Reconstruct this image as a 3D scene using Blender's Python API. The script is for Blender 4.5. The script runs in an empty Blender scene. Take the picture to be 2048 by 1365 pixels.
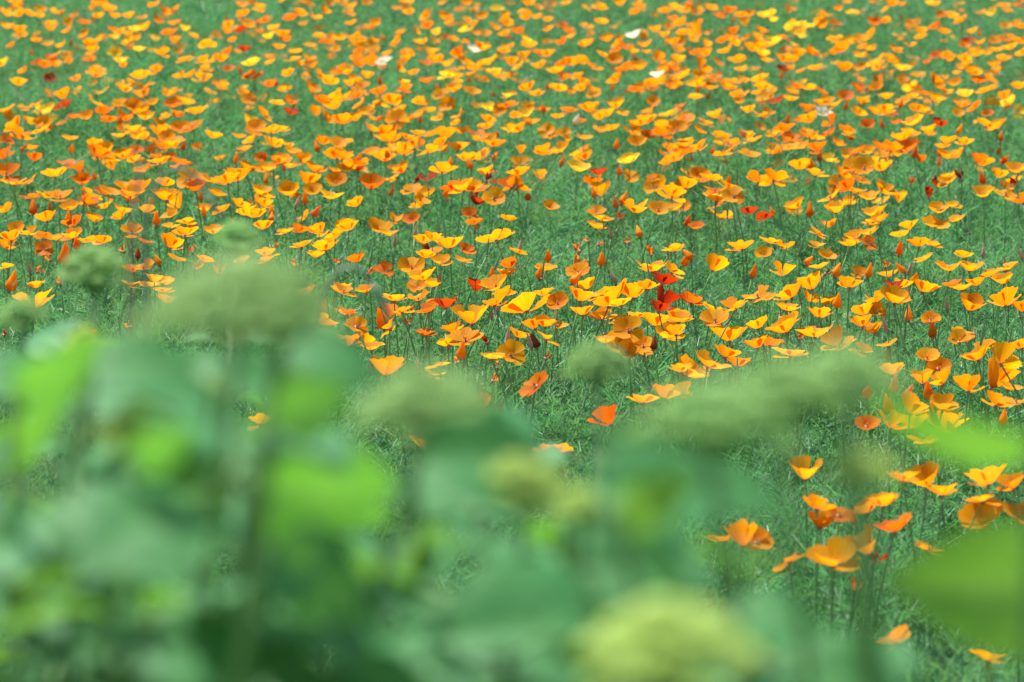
import bpy, math, random
from mathutils import Vector, Matrix, Euler, noise
random.seed(7)
R = math.radians
scene = bpy.context.scene
C = scene.collection

# ------------------------------------------------------------------ camera
CAM_H = 1.28
LENS = 135.0
FPX = LENS / 36.0 * 2048.0
K = LENS / 85.0                           # distances below were read for an 85 mm lens
PITCH = math.atan((682.5 + 470.0) / FPX)
cam_d = bpy.data.cameras.new('camera')
cam = bpy.data.objects.new('camera', cam_d)
C.objects.link(cam)
cam.location = (0, 0, CAM_H)
cam.rotation_euler = (math.pi / 2 - PITCH, 0, 0)
cam_d.lens = LENS
cam_d.sensor_width = 36.0
cam_d.clip_start = 0.05
cam_d.clip_end = 2000
cam_d.dof.use_dof = True
cam_d.dof.focus_distance = 4.35 * K
cam_d.dof.aperture_fstop = 9.2
cam_d.dof.aperture_blades = 9
scene.camera = cam

# ------------------------------------------------------------------ sky, sun, exposure
SUN_EL, SUN_AZ = R(64), R(-38)          # azimuth measured from +Y (view direction), negative = to the left
world = bpy.data.worlds.new('World')
scene.world = world
world.use_nodes = True
nt = world.node_tree
bg = nt.nodes['Background']
sky = nt.nodes.new('ShaderNodeTexSky')
sky.sky_type = 'NISHITA'
sky.sun_disc = False
sky.sun_elevation = SUN_EL
sky.sun_rotation = SUN_AZ
nt.links.new(sky.outputs['Color'], bg.inputs['Color'])
bg.inputs['Strength'].default_value = 0.105
sun_d = bpy.data.lights.new('sun', 'SUN')
sun_d.energy = 5.0
sun_d.angle = R(0.53)
sun_d.color = (1.0, 0.955, 0.88)
sun = bpy.data.objects.new('sun', sun_d)
C.objects.link(sun)
sdir = Vector((math.sin(SUN_AZ) * math.cos(SUN_EL), math.cos(SUN_AZ) * math.cos(SUN_EL), math.sin(SUN_EL)))
sun.rotation_euler = sdir.to_track_quat('Z', 'Y').to_euler()
sun.location = sdir * 20
vs = scene.view_settings
vs.view_transform = 'Standard'
vs.look = 'None'
vs.exposure = 1.15
vs.gamma = 1.0
vs.use_curve_mapping = False
scene.cycles.max_bounces = 5
scene.cycles.diffuse_bounces = 4
scene.cycles.glossy_bounces = 2
scene.cycles.transmission_bounces = 4
scene.cycles.use_denoising = True

# ------------------------------------------------------------------ helpers
FWD = Vector((0, math.cos(PITCH), -math.sin(PITCH)))
UP = Vector((0, math.sin(PITCH), math.cos(PITCH)))
EYE = Vector((0, 0, CAM_H))
def ray(px, py):
    return FWD + Vector((1, 0, 0)) * ((px - 1024) / FPX) + UP * ((682.5 - py) / FPX)
def at_depth(px, py, z):
    return EYE + ray(px, py) * z
def at_height(px, py, h):
    d = ray(px, py)
    t = (h - CAM_H) / d.z
    return EYE + d * t, t
def project(p):
    q = p - EYE
    z = q.dot(FWD)
    return 1024 + q.x / z * FPX, 682.5 - q.dot(UP) / z * FPX, z

def make_mesh(name, verts, faces, mats, fmat=None, smooth=True, attrs=None):
    me = bpy.data.meshes.new(name)
    me.from_pydata([tuple(v) for v in verts], [], faces)
    for m in mats:
        me.materials.append(m)
    if fmat:
        me.polygons.foreach_set('material_index', fmat)
    me.polygons.foreach_set('use_smooth', [smooth] * len(faces))
    for k, vals in (attrs or {}).items():
        a = me.attributes.new(k, 'FLOAT', 'POINT')
        a.data.foreach_set('value', vals)
    me.update()
    return me
def obj(name, me, parent=None, loc=(0, 0, 0), rot=(0, 0, 0), scale=(1, 1, 1)):
    o = bpy.data.objects.new(name, me)
    C.objects.link(o)
    o.parent = parent
    o.location = loc
    o.rotation_euler = rot
    o.scale = scale
    return o
def tag(o, label=None, cat=None, group=None, kind=None):
    if label: o['label'] = label
    if cat: o['category'] = cat
    if group: o['group'] = group
    if kind: o['kind'] = kind
    return o

class Geo:
    """collects faces for one mesh"""
    def __init__(self):
        self.v, self.f, self.m, self.a = [], [], [], []
    def tube(self, pts, rad, n=6, mat=0, a=0.5, cap=True):
        base = len(self.v)
        L = len(pts)
        for i, p in enumerate(pts):
            p = Vector(p)
            t = (Vector(pts[min(i + 1, L - 1)]) - Vector(pts[max(i - 1, 0)])).normalized()
            x = t.orthogonal().normalized() if i == 0 else (x - t * x.dot(t)).normalized()
            y = t.cross(x)
            r = rad[i] if isinstance(rad, (list, tuple)) else rad
            for k in range(n):
                an = 2 * math.pi * k / n
                self.v.append(p + (x * math.cos(an) + y * math.sin(an)) * r)
                self.a.append(a)
        for i in range(L - 1):
            for k in range(n):
                a0 = base + i * n + k; a1 = base + i * n + (k + 1) % n
                self.f.append((a0, a1, a1 + n, a0 + n)); self.m.append(mat)
        if cap:
            self.f.append(tuple(base + k for k in reversed(range(n)))); self.m.append(mat)
            self.f.append(tuple(base + (L - 1) * n + k for k in range(n))); self.m.append(mat)
    def lathe(self, prof, n=10, mat=0, a=None, mod=None, off=(0, 0, 0)):
        base = len(self.v)
        L = len(prof)
        for i, (r, z) in enumerate(prof):
            for k in range(n):
                an = 2 * math.pi * k / n
                rr = r * (mod(an, i / (L - 1)) if mod else 1)
                self.v.append(Vector((off[0] + rr * math.cos(an), off[1] + rr * math.sin(an), off[2] + z)))
                self.a.append(i / (L - 1) if a is None else a)
        for i in range(L - 1):
            for k in range(n):
                a0 = base + i * n + k; a1 = base + i * n + (k + 1) % n
                self.f.append((a0, a1, a1 + n, a0 + n)); self.m.append(mat)
    def strip(self, p0, p1, w0, w1, side, mat=0, a=0.5):
        b = len(self.v)
        self.v += [p0 - side * w0, p0 + side * w0, p1 + side * w1, p1 - side * w1]
        self.a += [a] * 4
        self.f.append((b, b + 1, b + 2, b + 3)); self.m.append(mat)
    def add(self, me, mtx, matmap, akey='along'):
        """append a mesh transformed"""
        b = len(self.v)
        self.v += [mtx @ v.co for v in me.vertices]
        at = me.attributes.get(akey)
        self.a += [d.value for d in at.data] if at else [0.5] * len(me.vertices)
        for p in me.polygons:
            self.f.append(tuple(b + i for i in p.vertices)); self.m.append(matmap[p.material_index])
    def mesh(self, name, mats, smooth=True, akey='along'):
        return make_mesh(name, self.v, self.f, mats, self.m, smooth, {akey: self.a})

# ------------------------------------------------------------------ materials
def new_mat(name):
    m = bpy.data.materials.new(name)
    m.use_nodes = True
    return m, m.node_tree, m.node_tree.nodes['Principled BSDF'], m.node_tree.nodes['Material Output']
def leafy(name, base, trans, tw, rough=0.5, spec=0.4, attr='along', ramp=None, vary=0.25, nscale=60, bump=0.0, hue=0.0):
    """diffuse + translucent sheet; colour varies along the organ, with noise and per object"""
    m, t, p, out = new_mat(name)
    N, Lk = t.nodes, t.links
    tr = N.new('ShaderNodeBsdfTranslucent')
    mx = N.new('ShaderNodeMixShader')
    mx.inputs[0].default_value = tw
    p.inputs['Roughness'].default_value = rough
    p.inputs['Specular IOR Level'].default_value = spec
    tc = N.new('ShaderNodeTexCoord')
    nz = N.new('ShaderNodeTexNoise'); nz.inputs['Scale'].default_value = nscale; nz.inputs['Detail'].default_value = 3
    Lk.new(tc.outputs['Object'], nz.inputs['Vector'])
    oi = N.new('ShaderNodeObjectInfo')
    mr = N.new('ShaderNodeMapRange'); mr.inputs['To Min'].default_value = 1 - vary; mr.inputs['To Max'].default_value = 1 + vary
    ad = N.new('ShaderNodeMath'); ad.operation = 'ADD'
    h1 = N.new('ShaderNodeMath'); h1.operation = 'MULTIPLY'; h1.inputs[1].default_value = 0.5
    h2 = N.new('ShaderNodeMath'); h2.operation = 'MULTIPLY'; h2.inputs[1].default_value = 0.5
    Lk.new(oi.outputs['Random'], h1.inputs[0]); Lk.new(nz.outputs['Fac'], h2.inputs[0])
    Lk.new(h1.outputs[0], ad.inputs[0]); Lk.new(h2.outputs[0], ad.inputs[1])
    Lk.new(ad.outputs[0], mr.inputs['Value'])
    for col, sock, k in ((base, p.inputs['Base Color'], 0), (trans, tr.inputs['Color'], 1)):
        hs = N.new('ShaderNodeHueSaturation')
        Lk.new(mr.outputs[0], hs.inputs['Value'])
        if hue:
            hm = N.new('ShaderNodeMapRange'); hm.inputs['To Min'].default_value = 0.5 - hue; hm.inputs['To Max'].default_value = 0.5 + hue
            Lk.new(oi.outputs['Random'], hm.inputs['Value']); Lk.new(hm.outputs[0], hs.inputs['Hue'])
        if ramp:
            at = N.new('ShaderNodeAttribute'); at.attribute_name = attr
            cr = N.new('ShaderNodeValToRGB')
            els = cr.color_ramp.elements
            stops = ramp[k]
            els[0].position, els[0].color = stops[0][0], (*stops[0][1], 1)
            els[1].position, els[1].color = stops[-1][0], (*stops[-1][1], 1)
            for s in stops[1:-1]:
                e = els.new(s[0]); e.color = (*s[1], 1)
            Lk.new(at.outputs['Fac'], cr.inputs['Fac']); Lk.new(cr.outputs['Color'], hs.inputs['Color'])
        else:
            hs.inputs['Color'].default_value = (*col, 1)
        Lk.new(hs.outputs['Color'], sock)
    if bump:
        bp = N.new('ShaderNodeBump'); bp.inputs['Strength'].default_value = bump; bp.inputs['Distance'].default_value = 0.002
        Lk.new(nz.outputs['Fac'], bp.inputs['Height']); Lk.new(bp.outputs['Normal'], p.inputs['Normal'])
    Lk.new(p.outputs[0], mx.inputs[1]); Lk.new(tr.outputs[0], mx.inputs[2]); Lk.new(mx.outputs[0], out.inputs['Surface'])
    return m

def petal_mat(name, tip, base, sat=1.0):
    b = [(0.0, base), (0.25, tuple(0.6 * x + 0.4 * y for x, y in zip(base, tip))), (0.6, tip), (1.0, tuple(min(1, c * 1.06) for c in tip))]
    tr = [(q, (min(1, c[0] * 1.05), c[1] * 0.9, c[2] * 0.8)) for q, c in b]
    m = leafy(name, tip, tip, 0.60, 0.55, 0.12, 'along', (b, tr), 0.13, 9, 0.25, 0.008)
    # fine silky veins running from the base to the rim
    N, Lk = m.node_tree.nodes, m.node_tree.links
    au = N.new('ShaderNodeAttribute'); au.attribute_name = 'across'
    al = N.new('ShaderNodeAttribute'); al.attribute_name = 'along'
    cx = N.new('ShaderNodeCombineXYZ')
    mu = N.new('ShaderNodeMath'); mu.operation = 'MULTIPLY'; mu.inputs[1].default_value = 9.0
    oi = N.new('ShaderNodeObjectInfo')
    mo = N.new('ShaderNodeMath'); mo.operation = 'MULTIPLY'; mo.inputs[1].default_value = 40.0
    Lk.new(au.outputs['Fac'], mu.inputs[0]); Lk.new(mu.outputs[0], cx.inputs['X']); Lk.new(al.outputs['Fac'], cx.inputs['Y'])
    Lk.new(oi.outputs['Random'], mo.inputs[0]); Lk.new(mo.outputs[0], cx.inputs['Z'])
    vz = N.new('ShaderNodeTexNoise'); vz.inputs['Scale'].default_value = 1.3; vz.inputs['Detail'].default_value = 4
    Lk.new(cx.outputs[0], vz.inputs['Vector'])
    vr = N.new('ShaderNodeMapRange'); vr.inputs['From Min'].default_value = 0.3; vr.inputs['From Max'].default_value = 0.7
    vr.inputs['To Min'].default_value = 0.80; vr.inputs['To Max'].default_value = 1.12
    Lk.new(vz.outputs['Fac'], vr.inputs['Value'])
    for hs in [n_ for n_ in N if n_.bl_idname == 'ShaderNodeHueSaturation']:
        old = hs.inputs['Value'].links[0].from_socket
        mm = N.new('ShaderNodeMath'); mm.operation = 'MULTIPLY'
        Lk.new(old, mm.inputs[0]); Lk.new(vr.outputs[0], mm.inputs[1]); Lk.new(mm.outputs[0], hs.inputs['Value'])
    for bp in [n_ for n_ in N if n_.bl_idname == 'ShaderNodeBump']:
        Lk.new(vz.outputs['Fac'], bp.inputs['Height']); bp.inputs['Strength'].default_value = 0.5
    return m
PM = {
    'y': petal_mat('petal_golden', (0.82, 0.335, 0.004), (0.78, 0.21, 0.002)),
    'o': petal_mat('petal_orange', (0.80, 0.275, 0.003), (0.74, 0.16, 0.002)),
    'd': petal_mat('petal_deep_orange', (0.74, 0.165, 0.003), (0.60, 0.08, 0.001)),
    'r': petal_mat('petal_red', (0.42, 0.040, 0.003), (0.28, 0.018, 0.002)),
    'l': petal_mat('petal_lemon', (0.84, 0.50, 0.02), (0.84, 0.36, 0.008)),
    'W': petal_mat('petal_cream', (0.78, 0.72, 0.55), (0.75, 0.60, 0.28)),
    'k': petal_mat('petal_withered', (0.30, 0.09, 0.03), (0.16, 0.035, 0.02)),
    'q': petal_mat('petal_faded', (0.74, 0.25, 0.04), (0.55, 0.15, 0.03)),
}
M_stem = leafy('poppy_stem', (0.18, 0.33, 0.12), (0.24, 0.44, 0.10), 0.35, 0.6, 0.2, vary=0.3, nscale=20)
M_rim = leafy('poppy_receptacle', (0.40, 0.20, 0.13), (0.4, 0.2, 0.1), 0.15, 0.5, 0.3, vary=0.2)
M_stamen = leafy('poppy_stamen', (0.80, 0.35, 0.02), (0.8, 0.35, 0.02), 0.3, 0.6, 0.2, vary=0.2)
M_cap = leafy('bud_cap', (0.50, 0.33, 0.21), (0.55, 0.33, 0.18), 0.45, 0.5, 0.4, vary=0.3, nscale=40)
M_pod = leafy('seed_pod', (0.26, 0.38, 0.19), (0.32, 0.46, 0.16), 0.45, 0.5, 0.4, vary=0.3, nscale=40)
M_fern = leafy('fern_leaf', (0.052, 0.150, 0.068), (0.085, 0.25, 0.06), 0.42, 0.5, 0.3, 'shade',
               ([(0, (0.060, 0.165, 0.066)), (0.55, (0.092, 0.240, 0.105)), (1, (0.185, 0.330, 0.155))],
                [(0, (0.088, 0.275, 0.064)), (0.55, (0.120, 0.350, 0.090)), (1, (0.195, 0.410, 0.118))]), 0.34, 8, 0, 0.022)
M_hleaf = leafy('hydrangea_leaf', (0.05, 0.15, 0.05), (0.2, 0.5, 0.03), 0.46, 0.5, 0.20, 'vein',
                ([(0, (0.060, 0.225, 0.075)), (1, (0.12, 0.30, 0.11))],
                 [(0, (0.125, 0.315, 0.020)), (1, (0.18, 0.38, 0.04))]), 0.22, 25, 0.3, 0.01)
M_hstem = leafy('hydrangea_cane', (0.16, 0.30, 0.09), (0.18, 0.34, 0.07), 0.25, 0.5, 0.4, vary=0.25, nscale=30)
M_head = leafy('hydrangea_bud', (0.24, 0.40, 0.12), (0.34, 0.52, 0.10), 0.5, 0.55, 0.3, 'along',
               ([(0, (0.22, 0.42, 0.13)), (1, (0.42, 0.64, 0.26))], [(0, (0.32, 0.58, 0.14)), (1, (0.50, 0.72, 0.25))]), 0.15, 40, 0, 0.012)
M_yhead = leafy('hydrangea_yellow_bud', (0.52, 0.66, 0.20), (0.62, 0.76, 0.17), 0.5, 0.55, 0.3, vary=0.15, nscale=40)
M_awn = leafy('grey_stem', (0.20, 0.30, 0.17), (0.22, 0.34, 0.15), 0.3, 0.5, 0.4, vary=0.2)
M_brownstem = leafy('brown_stem', (0.34, 0.26, 0.14), (0.3, 0.24, 0.1), 0.3, 0.6, 0.3, vary=0.2)

def ground_mat():
    m, t, p, out = new_mat('meadow_soil')
    N, Lk = t.nodes, t.links
    tc = N.new('ShaderNodeTexCoord')
    n1 = N.new('ShaderNodeTexNoise'); n1.inputs['Scale'].default_value = 6; n1.inputs['Detail'].default_value = 8
    n2 = N.new('ShaderNodeTexNoise'); n2.inputs['Scale'].default_value = 90; n2.inputs['Detail'].default_value = 5
    cr = N.new('ShaderNodeValToRGB')
    e = cr.color_ramp.elements
    e[0].position, e[0].color = 0.3, (0.035, 0.055, 0.022, 1)
    e[1].position, e[1].color = 0.7, (0.06, 0.12, 0.045, 1)
    mm = N.new('ShaderNodeMath'); mm.operation = 'MULTIPLY_ADD'; mm.inputs[1].default_value = 0.5
    hh = N.new('ShaderNodeMath'); hh.operation = 'MULTIPLY'; hh.inputs[1].default_value = 0.5
    Lk.new(tc.outputs['Object'], n1.inputs['Vector']); Lk.new(tc.outputs['Object'], n2.inputs['Vector'])
    Lk.new(n2.outputs['Fac'], hh.inputs[0]); Lk.new(n1.outputs['Fac'], mm.inputs[0]); Lk.new(hh.outputs[0], mm.inputs[2])
    Lk.new(mm.outputs[0], cr.inputs['Fac']); Lk.new(cr.outputs['Color'], p.inputs['Base Color'])
    bp = N.new('ShaderNodeBump'); bp.inputs['Strength'].default_value = 0.8; bp.inputs['Distance'].default_value = 0.02
    Lk.new(n2.outputs['Fac'], bp.inputs['Height']); Lk.new(bp.outputs['Normal'], p.inputs['Normal'])
    p.inputs['Roughness'].default_value = 0.9
    return m
M_ground = ground_mat()

# ------------------------------------------------------------------ ground
gv, gf = [], []
xs = [-300, -60, -15] + [-6 + i * 0.5 for i in range(25)] + [15, 60, 300]
ys = [-300, -40, -5] + [i * 0.5 for i in range(49)] + [30, 80, 300]
for y in ys:
    for x in xs:
        gv.append((x, y, 0.025 * noise.noise(Vector((x * 0.7, y * 0.7, 0))) if abs(x) < 8 and 0 <= y <= 24 else 0))
for j in range(len(ys) - 1):
    for i in range(len(xs) - 1):
        a = j * len(xs) + i
        gf.append((a, a + 1, a + 1 + len(xs), a + len(xs)))
g = obj('ground', make_mesh('ground', gv, gf, [M_ground]))
tag(g, 'dark green mossy soil under the poppy meadow', 'ground', kind='structure')

# ------------------------------------------------------------------ feathery meadow foliage (stuff)
def fern_leaf(G, org, az, length, lean, rnd, fine=1.0):
    d = Vector((math.cos(az), math.sin(az), 0))
    pts = []
    el = math.pi / 2 - lean * 0.35
    p = Vector(org)
    seg = 5
    for i in range(seg + 1):
        pts.append(p.copy())
        p = p + (d * math.cos(el) + Vector((0, 0, 1)) * math.sin(el)) * (length / seg)
        el -= lean * 0.26
    side = Vector((-d.y, d.x, 0))
    sh = rnd.random()
    for i in range(seg):
        G.strip(pts[i], pts[i + 1], 0.0010, 0.0008, (side + Vector((0, 0, rnd.uniform(-.6, .6)))).normalized(), 0, sh * 0.6)
    for i in range(1, seg + 1):
        t = i / seg
        nn = 3 if i < seg else 2
        for s in (-1, 1):
            for q in range(nn):
                pl = length * 0.20 * (1.25 - t * 0.6) * rnd.uniform(0.7, 1.3)
                ax = (pts[i] - pts[i - 1]).normalized()
                o = pts[i - 1].lerp(pts[i], rnd.random())
                dirv = (side * s * rnd.uniform(0.5, 1.0) + ax * rnd.uniform(0.4, 1.1) + Vector((rnd.uniform(-.5, .5), rnd.uniform(-.5, .5), rnd.uniform(-.25, .6)))).normalized()
                e = o + dirv * pl
                w = 0.0008 * fine
                nrm = dirv.cross(Vector((rnd.uniform(-1, 1), rnd.uniform(-1, 1), rnd.uniform(-.3, .3)))).normalized()
                G.strip(o, e, w, w, nrm, 0, min(1, sh * 0.7 + rnd.random() * 0.3))
                for s2 in (-1, 1):
                    d2 = (dirv + dirv.cross(Vector((0, 0, 1))).normalized() * s2 * rnd.uniform(0.4, 0.9) + Vector((0, 0, rnd.uniform(-.3, .4)))).normalized()
                    o2 = o.lerp(e, rnd.uniform(0.4, 0.8))
                    n2 = d2.cross(Vector((rnd.uniform(-1, 1), rnd.uniform(-1, 1), rnd.uniform(-.3, .3)))).normalized()
                    G.strip(o2, o2 + d2 * pl * rnd.uniform(0.35, 0.6), w, w * 0.6, n2, 0, min(1, sh * 0.7 + rnd.random() * 0.35))
rnd = random.Random(3)
G = Geo()
tid = []
NT = 12
for k in range(NT):
    if k < 9:
        for q in range(15):
            an = rnd.uniform(0, 2 * math.pi); rr = rnd.uniform(0, 0.045)
            fern_leaf(G, (rr * math.cos(an), rr * math.sin(an), rnd.uniform(0, 0.05)), an + rnd.uniform(-.8, .8), rnd.uniform(0.13, 0.24), rnd.uniform(0.25, 1.25), rnd)
    else:   # tufts with thin upright shoots and blades
        for q in range(7):
            an = rnd.uniform(0, 2 * math.pi); rr = rnd.uniform(0, 0.05)
            fern_leaf(G, (rr * math.cos(an), rr * math.sin(an), rnd.uniform(0, 0.04)), an, rnd.uniform(0.12, 0.2), rnd.uniform(0.3, 1.2), rnd)
        for q in range(9):
            an = rnd.uniform(0, 2 * math.pi); rr = rnd.uniform(0, 0.05)
            p = Vector((rr * math.cos(an), rr * math.sin(an), 0)); v = Vector((rnd.uniform(-.25, .25), rnd.uniform(-.25, .25), 1)).normalized()
            bend = Vector((rnd.uniform(-.25, .25), rnd.uniform(-.25, .25), -.05)); ln = rnd.uniform(0.16, 0.29)
            sd = Vector((math.cos(an), math.sin(an), 0)); sh = rnd.uniform(0.2, 1)
            for i in range(5):
                n_ = p + v * ln / 5
                G.strip(p, n_, 0.0011 * (1 - i * .14), 0.0011 * (1 - (i + 1) * .14), sd, 0, sh)
                p = n_; v = (v + bend * 0.2).normalized()
    tid += [k] * (len(G.v) - len(tid))
NV = len(G.v)
pts, pick, rot, scl = [], [], [], []
rp = random.Random(11)
def scatter(n, y0, y1, smin, smax):
    for _ in range(n):
        y = math.sqrt(rp.uniform(y0 * y0, y1 * y1)) if y0 > 2 else rp.uniform(y0, y1)
        x = rp.uniform(-1, 1) * (0.148 * y + 0.75)
        den = noise.noise(Vector((x * 1.6, y * 1.1, 3.3)))
        if rp.random() > 0.82 + den * 0.8: continue
        hgt = 1.0 + 0.36 * noise.noise(Vector((x * 1.2, y * 0.9, 9.1))) + 0.34 * noise.noise(Vector((x * 4.1, y * 3.1, 2.2)))
        pts.append(Vector((x, y, 0)))
        pick.append(rp.randrange(NT) if rp.random() < 0.75 else rp.randrange(9))
        rot.append((rp.uniform(-.18, .18), rp.uniform(-.18, .18), rp.uniform(0, 6.283)))
        s = rp.uniform(smin, smax)
        scl.append((s, s, s * hgt * 0.86))
scatter(8200, 2.9, 8.3, 0.75, 1.15)
scatter(9000, 8.3, 15.2, 0.85, 1.25)
scatter(4500, 15.2, 22.0, 1.1, 1.6)
me = make_mesh('meadow_foliage', G.v + pts, G.f, [M_fern], None, False, {'shade': G.a + [0.5] * len(pts)})
n = NV + len(pts)
a = me.attributes.new('tid', 'INT', 'POINT'); a.data.foreach_set('value', tid + [0] * len(pts))
a = me.attributes.new('is_pt', 'BOOLEAN', 'POINT'); a.data.foreach_set('value', [False] * NV + [True] * len(pts))
a = me.attributes.new('pick', 'INT', 'POINT'); a.data.foreach_set('value', [0] * NV + pick)
a = me.attributes.new('rot', 'FLOAT_VECTOR', 'POINT'); a.data.foreach_set('vector', [0.0] * (3 * NV) + [c for r_ in rot for c in r_])
a = me.attributes.new('scl', 'FLOAT_VECTOR', 'POINT'); a.data.foreach_set('vector', [1.0] * (3 * NV) + [c for r_ in scl for c in r_])
fol = obj('meadow_foliage', me)
tag(fol, 'feathery blue-green poppy foliage covering the whole meadow', 'foliage', kind='stuff')
ng = bpy.data.node_groups.new('scatter_tufts', 'GeometryNodeTree')
ng.interface.new_socket('Geometry', in_out='INPUT', socket_type='NodeSocketGeometry')
ng.interface.new_socket('Geometry', in_out='OUTPUT', socket_type='NodeSocketGeometry')
gi = ng.nodes.new('NodeGroupInput'); go = ng.nodes.new('NodeGroupOutput')
def named(nm, ty):
    nd = ng.nodes.new('GeometryNodeInputNamedAttribute'); nd.data_type = ty; nd.inputs['Name'].default_value = nm
    return nd.outputs['Attribute']
sep = ng.nodes.new('GeometryNodeSeparateGeometry'); sep.domain = 'POINT'
spl = ng.nodes.new('GeometryNodeSplitToInstances'); spl.domain = 'POINT'
iop = ng.nodes.new('GeometryNodeInstanceOnPoints')
e2r = ng.nodes.new('FunctionNodeEulerToRotation')
lk = ng.links.new
lk(gi.outputs[0], sep.inputs['Geometry']); lk(named('is_pt', 'BOOLEAN'), sep.inputs['Selection'])
lk(sep.outputs['Inverted'], spl.inputs['Geometry']); lk(named('tid', 'INT'), spl.inputs['Group ID'])
lk(sep.outputs['Selection'], iop.inputs['Points']); lk(spl.outputs['Instances'], iop.inputs['Instance'])
iop.inputs['Pick Instance'].default_value = True
lk(named('pick', 'INT'), iop.inputs['Instance Index'])
lk(named('rot', 'FLOAT_VECTOR'), e2r.inputs[0]); lk(e2r.outputs[0], iop.inputs['Rotation'])
lk(named('scl', 'FLOAT_VECTOR'), iop.inputs['Scale'])
lk(iop.outputs['Instances'], go.inputs[0])
md = fol.modifiers.new('scatter', 'NODES'); md.node_group = ng

# ------------------------------------------------------------------ poppy organs (unit: rim radius about 1)
PROF = {   # slope from vertical (deg) at base, middle, rim; arc length; half-span (deg)
    'c': ((74, 46, 44), 1.34, 58), 's': ((76, 58, 60), 1.17, 55), 'g': ((52, 30, 34), 1.75, 46),
    'h': ((64, 40, 40), 1.42, 51), 'u': ((70, 58, 62), 1.16, 56), 'w': ((40, 12, -10), 1.6, 60),
}
def petal_mesh(name, kind, mat, seed, nu=12, nv=8):
    r_ = random.Random(seed)
    (a0, a1, a2), L, hs = PROF[kind]
    hs = R(hs * r_.uniform(0.92, 1.08))
    ph = [r_.uniform(0, 6.28) for _ in range(4)]
    crum = 0.30 if kind == 'w' else 0.0
    amp = r_.uniform(0.03, 0.09) * (2.2 if kind == 'w' else 1)
    notch = r_.uniform(0.0, 0.08)
    skew = r_.uniform(-0.08, 0.08)
    prof = []
    rr, zz = 0.05, 0.0
    NS = 28
    for i in range(NS + 1):
        t = i / NS
        prof.append((rr, zz))
        sl = R((a0 + (a1 - a0) * t * 2) if t < .5 else (a1 + (a2 - a1) * (t - .5) * 2))
        rr += math.sin(sl) * L / NS; zz += math.cos(sl) * L / NS
    def P(t):
        x = max(0, min(1, t)) * NS; i = min(int(x), NS - 1); f = x - i
        return prof[i][0] * (1 - f) + prof[i + 1][0] * f, prof[i][1] * (1 - f) + prof[i + 1][1] * f
    V, F, A, U = [], [], [], []
    for j in range(nv + 1):
        for i in range(nu + 1):
            u = -1 + 2 * i / nu
            U.append(u)
            top = 1 - 0.20 * abs(u) ** 2.6 - notch * math.exp(-(u * 4) ** 2) + skew * u + 0.03 * math.sin(u * 5 + ph[0]) + 0.022 * math.sin(u * 14 + ph[2])
            v = (j / nv) * top
            r0, z0 = P(v)
            th = u * hs * (0.62 + 0.38 * min(1, v * 2.2))
            # blend between cone and flat sheet
            x = r0 * (0.75 * math.cos(th) + 0.25 * 1.0 * (1 - 0.25 * th * th))
            y = r0 * math.sin(th)
            k = v ** 2
            wob = amp * k * (math.sin(u * 4.2 + ph[1]) + 0.6 * math.sin(u * 9 + ph[2]))
            x += wob * 0.7; zq = z0 + wob * 0.6 + 0.10 * k * abs(u) ** 2 * math.sin(ph[3])
            if crum:
                q = noise.noise_vector(Vector((x * 3 + seed, y * 3, z0 * 3)))
                x += q.x * crum * v; y = y * 0.8 + q.y * crum * v; zq += q.z * crum * v
            V.append((x, y, zq)); A.append(v)
    for j in range(nv):
        for i in range(nu):
            b = j * (nu + 1) + i
            F.append((b, b + 1, b + nu + 2, b + nu + 1))
    return make_mesh(name, V, F, [mat], None, True, {'along': A, 'across': U})
_cache = {}
def petal(kind, col, var, low=False):
    key = (kind, col, var, low)
    if key not in _cache:
        _cache[key] = petal_mesh('petal', kind, PM[col], hash((kind, var)) % 9973 if False else (ord(kind) * 31 + var * 7), *((6, 4) if low else (12, 8)))
    return _cache[key]
def stem_mesh(seed, n=6):
    r_ = random.Random(seed)
    dx, dy = r_.uniform(-.16, .16), r_.uniform(-.16, .16)
    bx, by = r_.uniform(-.08, .08), r_.uniform(-.08, .08)
    P = []
    for i in range(8):
        t = i / 7
        P.append(Vector((dx * t * t + bx * math.sin(t * 3.14), dy * t * t + by * math.sin(t * 3.14), t)))
    Gs = Geo(); Gs.tube([p * 0.32 for p in P], [0.0020 - 0.0006 * i / 7 for i in range(8)], n)
    return Gs.mesh('stem', [M_stem]), (P[-1] * 0.32)
STEMS = [stem_mesh(s) for s in range(14)]
Gs = Geo(); Gs.lathe([(0.0009, -0.006), (0.002, -0.0025), (0.0036, -0.0005), (0.0037, 0.0003), (0.0015, 0.001), (0.0004, 0.0011)], 10)
ME_RIM = Gs.mesh('receptacle', [M_rim])
def stamens_mesh(seed):
    r_ = random.Random(seed); Gs = Geo()
    for i in range(16):
        a_ = i * 2.4; q = r_.uniform(0.1, 0.55)
        d = Vector((math.cos(a_) * q, math.sin(a_) * q, 1)).normalized()
        ln = r_.uniform(0.28, 0.42)
        Gs.tube([d * 0.03, d * ln * 0.5, d * ln], [0.016, 0.022, 0.012], 4)
    return Gs.mesh('stamens', [M_stamen])
ME_STAM = [stamens_mesh(s) for s in (1, 2)]
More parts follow.
